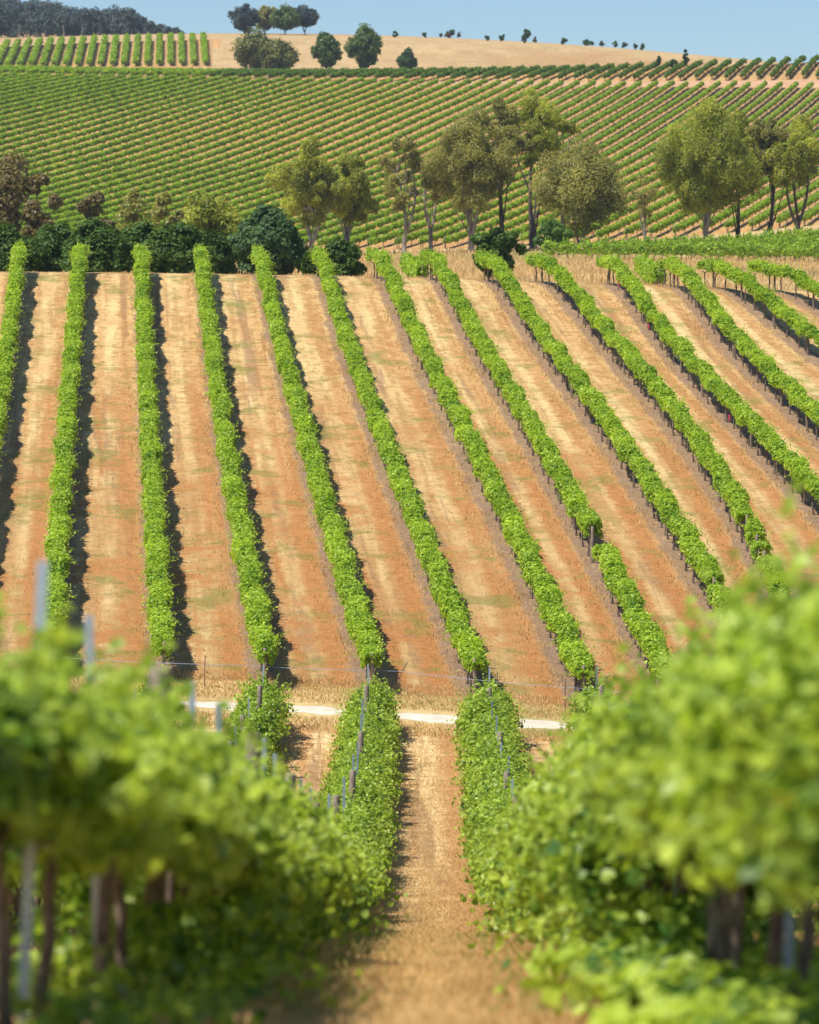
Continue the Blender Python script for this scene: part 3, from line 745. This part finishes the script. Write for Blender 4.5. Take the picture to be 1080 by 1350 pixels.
GG = 'gum trees at the foot of the far slope'
G = [  # label, column, foot, top, width, distance, leaf, extra
 ('olive gum left of centre with pale stem, above the blue-green tree', 410, 315, 182, 84, 386, 'gum_leaf', dict(n_cl=30, cb=.28, forks=2)),
 ('smaller green-olive gum just right of the left-of-centre olive gum', 458, 310, 190, 76, 390, 'gum_leaf', dict(n_cl=26, cb=.28, forks=2)),
 ('thin sparse brownish gum leaning beside the big centre gum', 533, 330, 160, 74, 388, 'gum_leaf_dull', dict(n_cl=14, cb=.3, per=260, skip=.15)),
 ('slim bare-stemmed gum between the sparse brown gum and the big one', 568, 325, 180, 56, 391, 'gum_leaf_dull', dict(n_cl=10, cb=.35, per=220, skip=.2)),
 ('big spreading gum with pale forked trunk, largest in the middle', 621, 330, 133, 112, 386, 'gum_leaf_dull', dict(n_cl=40, cb=.28, per=430, forks=3)),
 ('tall dark-stemmed gum rising just right of the big middle gum', 664, 322, 118, 72, 390, 'gum_leaf_dull', dict(n_cl=15, cb=.45, bark='dark_bark', forks=1)),
 ('tallest slim gum, its top reaching nearest the ridge vines', 703, 315, 106, 92, 394, 'gum_leaf', dict(n_cl=17, cb=.45, bark='dark_bark', forks=1, per=330)),
 ('gum half hidden behind the round grey-brown tree', 742, 300, 128, 66, 398, 'gum_leaf', dict(n_cl=11, cb=.5, per=330)),
 ('round grey-brown tree with short leaning pale trunk', 763, 332, 192, 126, 380, 'gum_leaf_dull', dict(n_cl=26, cb=.30, per=600, lean=.05, dense=True, forks=2)),
 ('nearly bare thin tree with upright branches right of the round tree', 850, 308, 222, 46, 390, 'gum_leaf_dull', dict(n_cl=14, cb=.35, per=40, skip=.3, forks=3)),
 ('big olive gum with several pale stems, right of the bare tree', 930, 306, 124, 132, 384, 'gum_leaf', dict(n_cl=46, cb=.22, per=480, forks=3)),
 ('dark-trunked gum touching the right side of the big olive gum', 972, 304, 150, 74, 388, 'gum_leaf', dict(n_cl=14, cb=.40, bark='dark_bark', forks=1)),
 ('slender gum with tall dark stem, second from the right edge', 1012, 303, 140, 78, 388, 'gum_leaf_dull', dict(n_cl=14, cb=.45, bark='dark_bark', forks=1)),
 ('many-stemmed gum nearest the right edge', 1052, 300, 152, 92, 386, 'gum_leaf', dict(n_cl=16, cb=.42, bark='dark_bark', forks=3)),
]
for i, (lab, px, foot, top, wd, Y, lf, kw) in enumerate(G):
    kw['per'] = int(kw.get('per', 450) * 2.2); ptree('gum_tree', lab, GG, px, foot, top - 4, wd * 1.12, Y, lf, seed=i, size=.25, hang=.35, **kw)
B_ = [
 ('rusty brown tree at the left edge behind the dark hedge', 12, 172, 86, 330, 'rust_leaf', dict(n_cl=18, cb=.25, per=330)),
 ('lower rusty tree beside the left edge one, behind the hedge', 54, 205, 56, 328, 'rust_leaf', dict(n_cl=12, cb=.2, per=330)),
 ('small rust and olive tree behind the hedge, left part', 122, 236, 50, 330, 'rust_leaf', dict(n_cl=10, cb=.2, per=300)),
 ('grey twiggy half-bare tree behind the hedge', 176, 240, 70, 332, 'gum_leaf_dull', dict(n_cl=16, cb=.2, per=110)),
 ('grey-green small tree between twiggy tree and olive tree', 222, 243, 52, 330, 'gum_leaf_dull', dict(n_cl=10, cb=.2, per=280)),
 ('spreading olive-brown tree behind the right end of the hedge', 268, 247, 82, 326, 'gum_leaf', dict(n_cl=18, cb=.15, per=330)),
]
for i, (lab, px, top, wd, Y, lf, kw) in enumerate(B_):
    ptree('bush_tree', lab, 'small trees behind the dark hedge', px, 0, top, wd, Y, lf, seed=40 + i, bark='dark_bark', cr=.19, **kw)
HD = ['dark hedge tree at the left edge behind the crest', 'dark hedge tree behind the second vine row top', 'dark hedge tree between second and third vine row tops',
      'dark hedge tree behind the third vine row top', 'dark hedge tree left of the fourth vine row top', 'dark hedge tree at the right end of the hedge']
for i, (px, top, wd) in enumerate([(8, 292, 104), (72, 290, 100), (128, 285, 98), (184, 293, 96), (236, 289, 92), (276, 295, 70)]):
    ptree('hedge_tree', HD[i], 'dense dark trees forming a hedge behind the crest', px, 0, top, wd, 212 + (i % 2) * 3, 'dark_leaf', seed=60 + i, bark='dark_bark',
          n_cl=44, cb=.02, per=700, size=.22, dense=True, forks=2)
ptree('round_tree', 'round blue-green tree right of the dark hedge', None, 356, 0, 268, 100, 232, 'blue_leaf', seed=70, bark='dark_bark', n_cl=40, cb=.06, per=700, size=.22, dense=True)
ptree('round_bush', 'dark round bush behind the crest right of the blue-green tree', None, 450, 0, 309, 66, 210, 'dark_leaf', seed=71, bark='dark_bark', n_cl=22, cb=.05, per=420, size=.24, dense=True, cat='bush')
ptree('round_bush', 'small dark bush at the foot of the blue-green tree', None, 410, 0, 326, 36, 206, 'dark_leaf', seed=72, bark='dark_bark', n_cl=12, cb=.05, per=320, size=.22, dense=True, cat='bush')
ptree('spiky_shrub', 'spiky dark olive shrub behind the crest below the gums', None, 655, 0, 296, 74, 236, 'dark_leaf', seed=73, bark='dark_bark', n_cl=20, cb=.06, per=300, size=.26, forks=3, droop=-.8, cat='shrub')
ptree('weeping_bush', 'light green bush left of the round grey-brown tree', None, 726, 0, 282, 56, 372, 'vine_leaf_dark', seed=74, bark='dark_bark', n_cl=14, cb=.05, per=240, size=.34, cat='bush')

TG = 'clump of trees on the tan ridge'
T_ = [
 ('tall dark tree, leftmost in the clump on the tan ridge', 324, 4, 42, 1070, 'wood_leaf_hazed', dict(cb=.16)),
 ('tall grey-green tree, second from left in the ridge clump', 351, 5, 44, 1078, 'gum_leaf_dull', dict(cb=.25)),
 ('bright green tree, third in the ridge clump', 377, 7, 46, 1066, 'green_leaf', dict(cb=.22)),
 ('dark tree at the right end of the ridge clump', 403, 3, 40, 1072, 'wood_leaf_hazed', dict(cb=.28)),
 ('broad olive tree in front of the ridge clump', 338, 38, 66, 905, 'olive_leaf', dict(cb=.08, dense=True)),
 ('lower olive-green tree right of the broad olive tree', 368, 50, 58, 900, 'olive_leaf', dict(cb=.08, dense=True)),
 ('round green tree on the tan slope right of the clump', 431, 37, 44, 905, 'green_leaf', dict(cb=.12, dense=True)),
 ('taller round dark green tree on the tan slope', 482, 30, 50, 905, 'green_leaf', dict(cb=.12, dense=True)),
 ('small dark tree at the ridge vines right of the tall round tree', 537, 63, 30, 900, 'blue_leaf', dict(cb=.1)),
 ('small lone tree on the tan skyline, left one', 596, 38, 10, 1098, 'blue_leaf', dict(cb=.25)),
 ('larger lone tree on the tan skyline, right one', 693, 38, 15, 1098, 'blue_leaf', dict(cb=.25)),
]
for i, (lab, px, top, wd, Y, lf, kw) in enumerate(T_):
    small = wd < 30
    ptree('ridge_tree', lab, TG if i < 6 else None, px, 0, top, wd, Y, lf, seed=80 + i, bark='dark_bark', n_cl=8 if wd < 20 else 16 if small else 30, cr=.15, per=110 if wd < 20 else 200 if small else 260, size=.55, forks=1 if small else 2, **kw)
SH = [(521, 70, 9), (560, 64, 7), (581, 56, 5), (590, 66, 9), (605, 56, 5), (642, 57, 8), (660, 69, 7), (663, 57, 5), (690, 77, 9), (705, 67, 7), (741, 68, 7), (743, 56, 9), (774, 56, 17), (793, 57, 8), (810, 56, 9), (822, 61, 9), (846, 63, 10), (836, 69, 5), (902, 62, 12), (885, 75, 14), (866, 70, 8)]
SHL = ['left of the small dark ridge tree', 'low on the tan slope below the left skyline tree', 'beside the left skyline tree', 'low down below the left skyline tree', 'just right of the left skyline tree',
       'midway between the two skyline trees', 'at the slope foot between the skyline trees', 'high up between the skyline trees', 'at the ridge vines below the right skyline tree', 'on the slope right of the right skyline tree',
       'on the lower slope right of the right skyline tree', 'on the skyline right of the taller lone tree', 'broadest of those on the sloping skyline', 'just right of the broadest skyline bush', 'left one of a close pair on the skyline',
       'right one of a close pair on the skyline', 'near the right end of the tan skyline', 'tiny one near the right end of the tan slope', 'standing behind the ridge vines against the sky', 'low one behind the ridge vines', 'where the tan slope meets the ridge vines']
for i, ((px, top, wd), lab) in enumerate(zip(SH, SHL)):
    Y = 1098 if i in (2, 4, 7, 11, 12, 13, 14, 15, 16) else (700 if i in (18, 19, 20) else 1030 + (i % 4) * 14)
    x = at(px, Y); h = max(zof(top, Y) - tz(x, Y), 2.0)
    tree('bush', 'small dark bush ' + lab, 'small bushes scattered over the tan hill', x, Y, h, max(wd * Y / F, 1.4), 'rust_leaf' if i in (3, 9) else 'blue_leaf', seed=120 + i, bark='dark_bark', n_cl=8, per=80, size=.5, cb=.15, forks=1, cat='bush')

# far wood on the hill top left: nobody could count it
def forest():
    rng = np.random.default_rng(55); mc = MB(); mt = MB()
    tp = lambda px: np.interp(px, [-140, 0, 40, 90, 130, 165, 200, 225, 245], [-10, -6, -1, 10, 14, 11, 31, 37, 45])
    for k in range(420):
        px = rng.uniform(-150, 246); Y = rng.uniform(1190, 1470)
        x = at(px, Y); g = tz(x, Y); h = rng.uniform(9, 15)
        lim = zof(tp(px) + rng.uniform(-4, 5), Y) - g
        h = min(h, lim)
        if h < 4: continue
        w_ = h * rng.uniform(.45, .75); t0 = rng.random() * .5
        for c in range(7):
            cc = np.array([x, Y, g]) + np.array([rng.normal(0, w_ * .25), rng.normal(0, w_ * .25), h * rng.uniform(.12, .9)])
            n = 60; d = nrm(rng.normal(size=(n, 3))) * (rng.random(n) ** .4)[:, None]
            add_leaves(mc, cc + d * w_ * .28, d + (0, 0, .4) + rng.normal(0, .4, (n, 3)), .75, rng, True, tint=np.clip(t0 + rng.random(n) * .5, 0, 1))
        add_tube(mt, [(x, Y, g - .3), (x + rng.normal(0, .3), Y, g + h * .75)], [.22, .08], 4, False)
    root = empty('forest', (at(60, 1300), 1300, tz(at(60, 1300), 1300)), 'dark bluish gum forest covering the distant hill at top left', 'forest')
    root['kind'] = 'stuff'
    o = mc.build('foliage', M['wood_leaf_hazed']); o.parent = root; o.matrix_parent_inverse = Matrix.Translation(root.location).inverted(); o['kind'] = 'stuff'
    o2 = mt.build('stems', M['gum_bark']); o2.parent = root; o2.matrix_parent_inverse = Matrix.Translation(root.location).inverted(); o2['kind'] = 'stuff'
forest()

# ------------------------------------------------------------------ wire fence by the track
def fence():
    pts = [hit(px, py, 96, 140) for px, py in ((60, 900), (270, 908), (527, 918), (655, 930), (745, 940), (900, 952))]
    org = np.array([pts[0][0], pts[0][1], tz(*pts[0])])
    root = empty('wire_fence', org, 'low wire fence on thin rusty stakes above the pale track', 'fence')
    for i, (x, y) in enumerate(pts):
        mb = MB(); add_tube(mb, [(0, 0, -.1), (0.0, 0, .55), ((.22 if i == 2 else 0.02), 0, .98)], .016, 6)
        o = mb.build('stake', M['vine_bark'], root); o.location = (x - org[0], y - org[1], tz(x, y) - org[2])
    mb = MB(); xs = np.linspace(pts[0][0], pts[-1][0], 60); ys = np.interp(xs, [p[0] for p in pts], [p[1] for p in pts])
    sag = np.interp(xs, [p[0] for p in pts], [0] * len(pts)) - .04 * np.abs(np.sin((xs - xs[0]) * .6))
    add_tube(mb, np.stack([xs, ys, terr(xs, ys) + .72 + sag], -1) - org, .006, 4, False)
    mb.build('wire', M['wire'], root)
fence()

# ------------------------------------------------------------------ grass
def blades(name, label, X, Y, H, material, rng, width=.012, bend=.5, zoff=0.0):
    n = len(X); a = rng.uniform(0, 6.28, n); T = np.stack([np.cos(a), np.sin(a), np.zeros(n)], -1)
    b = rng.uniform(0, 6.28, n); Ln = np.stack([np.cos(b), np.sin(b), np.zeros(n)], -1) * (H * bend * rng.random(n))[:, None]
    P = np.stack([X, Y, terr(X, Y) - .01 + zoff], -1); w_ = width * rng.uniform(.7, 1.4, n)
    up = np.stack([np.zeros(n), np.zeros(n), H], -1)
    V = np.stack([P - T * w_[:, None], P + T * w_[:, None], P + up * .6 + Ln * .4 + T * (w_ * .7)[:, None], P + up + Ln], 1)
    mb = MB(); mb.add(V.reshape(-1, 3), (np.arange(n)[:, None] * 4 + np.arange(4)[None]), rng.random(n))
    o = mb.build(name, M[material]); tag(o, label, 'grass', kind='stuff'); return o
def grasses():
    rng = np.random.default_rng(77)
    # straw on the near path
    n = 120000; Y = 16 + 86 * rng.random(n) ** 1.2; X = (VX - 540) / F * Y + rng.uniform(-1.45, 1.45, n)
    edge = np.abs(X - (VX - 540) / F * Y)
    H = rng.uniform(.02, .07, n) + .08 * (edge > .8) * rng.random(n)
    blades('dry_grass', 'short straw grass on the near path between the blurred vine rows', X, Y, H, 'grass_dry', rng, .007, 1.0)
    n = 5000; Y = 19 + 30 * rng.random(n) ** 1.5; cl = Noise1(rng, [(2.3, .5), (1.1, .5), (5, .4)])
    X = (VX - 540) / F * Y + rng.choice([-1, 1], n) * rng.normal(.85, .28, n); k = cl(Y + X) > rng.uniform(-.9, .6, n)
    blades('green_grass', 'taller green and straw grass edging the near path', X[k], Y[k], rng.uniform(.04, .15, k.sum()), 'grass_green', rng, .006, .8)
    # other near alleys
    n = 60000; Y = 24 + 78 * rng.random(n); X = rng.uniform(-9, 9, n); k = np.abs(X - .5) > 1.5
    blades('dry_grass', 'straw grass in the near alleys left and right of the path', X[k], Y[k], rng.uniform(.03, .16, k.sum()), 'grass_dry', rng, .012, 1.0)
    # verge on both sides of the track
    n = 30000; X = rng.uniform(-13, 13, n); s = rng.choice([0, 1], n, p=[.35, .65])
    Y = track_y(X) + np.where(s == 1, rng.uniform(.9, 4.2, n), -rng.uniform(.9, 2.6, n))
    blades('verge_grass', 'dry brown grass along both edges of the pale track', X, Y, rng.uniform(.03, .15, n), 'grass_dry', rng, .014, .8)
    n = 5000; X = rng.uniform(-13, 13, n); Y = track_y(X) + np.where(rng.random(n) < .6, rng.uniform(1.0, 3.6, n), -rng.uniform(1, 2.4, n))
    blades('verge_grass', 'green tufts in the verge of the pale track', X, Y, rng.uniform(.03, .13, n), 'grass_green', rng, .014, .8)
    # pale straw under the hill rows
    Xs, Ys = [], []
    for k in range(14):
        m_ = 5000; y = rng.uniform(108, 188, m_); x = hill_x(k)(y) + rng.normal(-.45 if k > 5 else -.3, .28, m_)
        cl = Noise1(rng, [(6, .6), (2.3, .5), (11, .6)]); q = cl(y) > rng.uniform(-1.0, 1.1, m_)
        Xs.append(x[q]); Ys.append(y[q])
    X = np.concatenate(Xs); Y = np.concatenate(Ys)
    blades('dry_grass', 'pale straw tufts at the feet of the hill vines', X, Y, rng.uniform(.04, .18, len(X)), 'grass_dry', rng, .016, .8)
    # thin stubble over the hill's alleys
    n = 60000; Y = rng.uniform(106, 190, n); X = (rng.uniform(-.13, .13, n)) * Y * .98
    k = noise_mask(X, Y, rng)
    blades('dry_grass', 'thin straw stubble over the ochre hill', X[k], Y[k], rng.uniform(.02, .10, k.sum()), 'grass_dry', rng, .016, 1.2)
    # flat behind the crest and under the gums
    n = 60000; Y = rng.uniform(200, 396, n); X = rng.uniform(-.12, .13, n) * Y
    blades('tall_dry_grass', 'tall pale dry grass on the flat below the gum trees', X, Y, rng.uniform(.1, .6, n), 'grass_dry', rng, .05, .8)
def noise_mask(X, Y, rng):
    s = 0
    for k in range(6):
        a = rng.uniform(0, 6.28); l = rng.uniform(1.5, 6); s = s + np.sin((X * math.cos(a) + Y * math.sin(a)) * 6.28 / l + rng.uniform(0, 6.28))
    return s > rng.uniform(-2.5, 2.0, len(X))
grasses()

# ------------------------------------------------------------------ the air over the far slopes
def haze():
    mb = MB(); add_box(mb, (-700, -60, -120), (700, 2300, 140))
    m, t = mat('haze')
    v = nd(t, 'ShaderNodeVolumePrincipled', {'Color': (0.78, 0.88, 1.0, 1), 'Density': 0.00008, 'Anisotropy': 0.2})
    o = t.nodes.new('ShaderNodeOutputMaterial'); t.links.new(v.outputs[0], o.inputs['Volume'])
    o = mb.build('haze', m); o['kind'] = 'stuff'
haze()
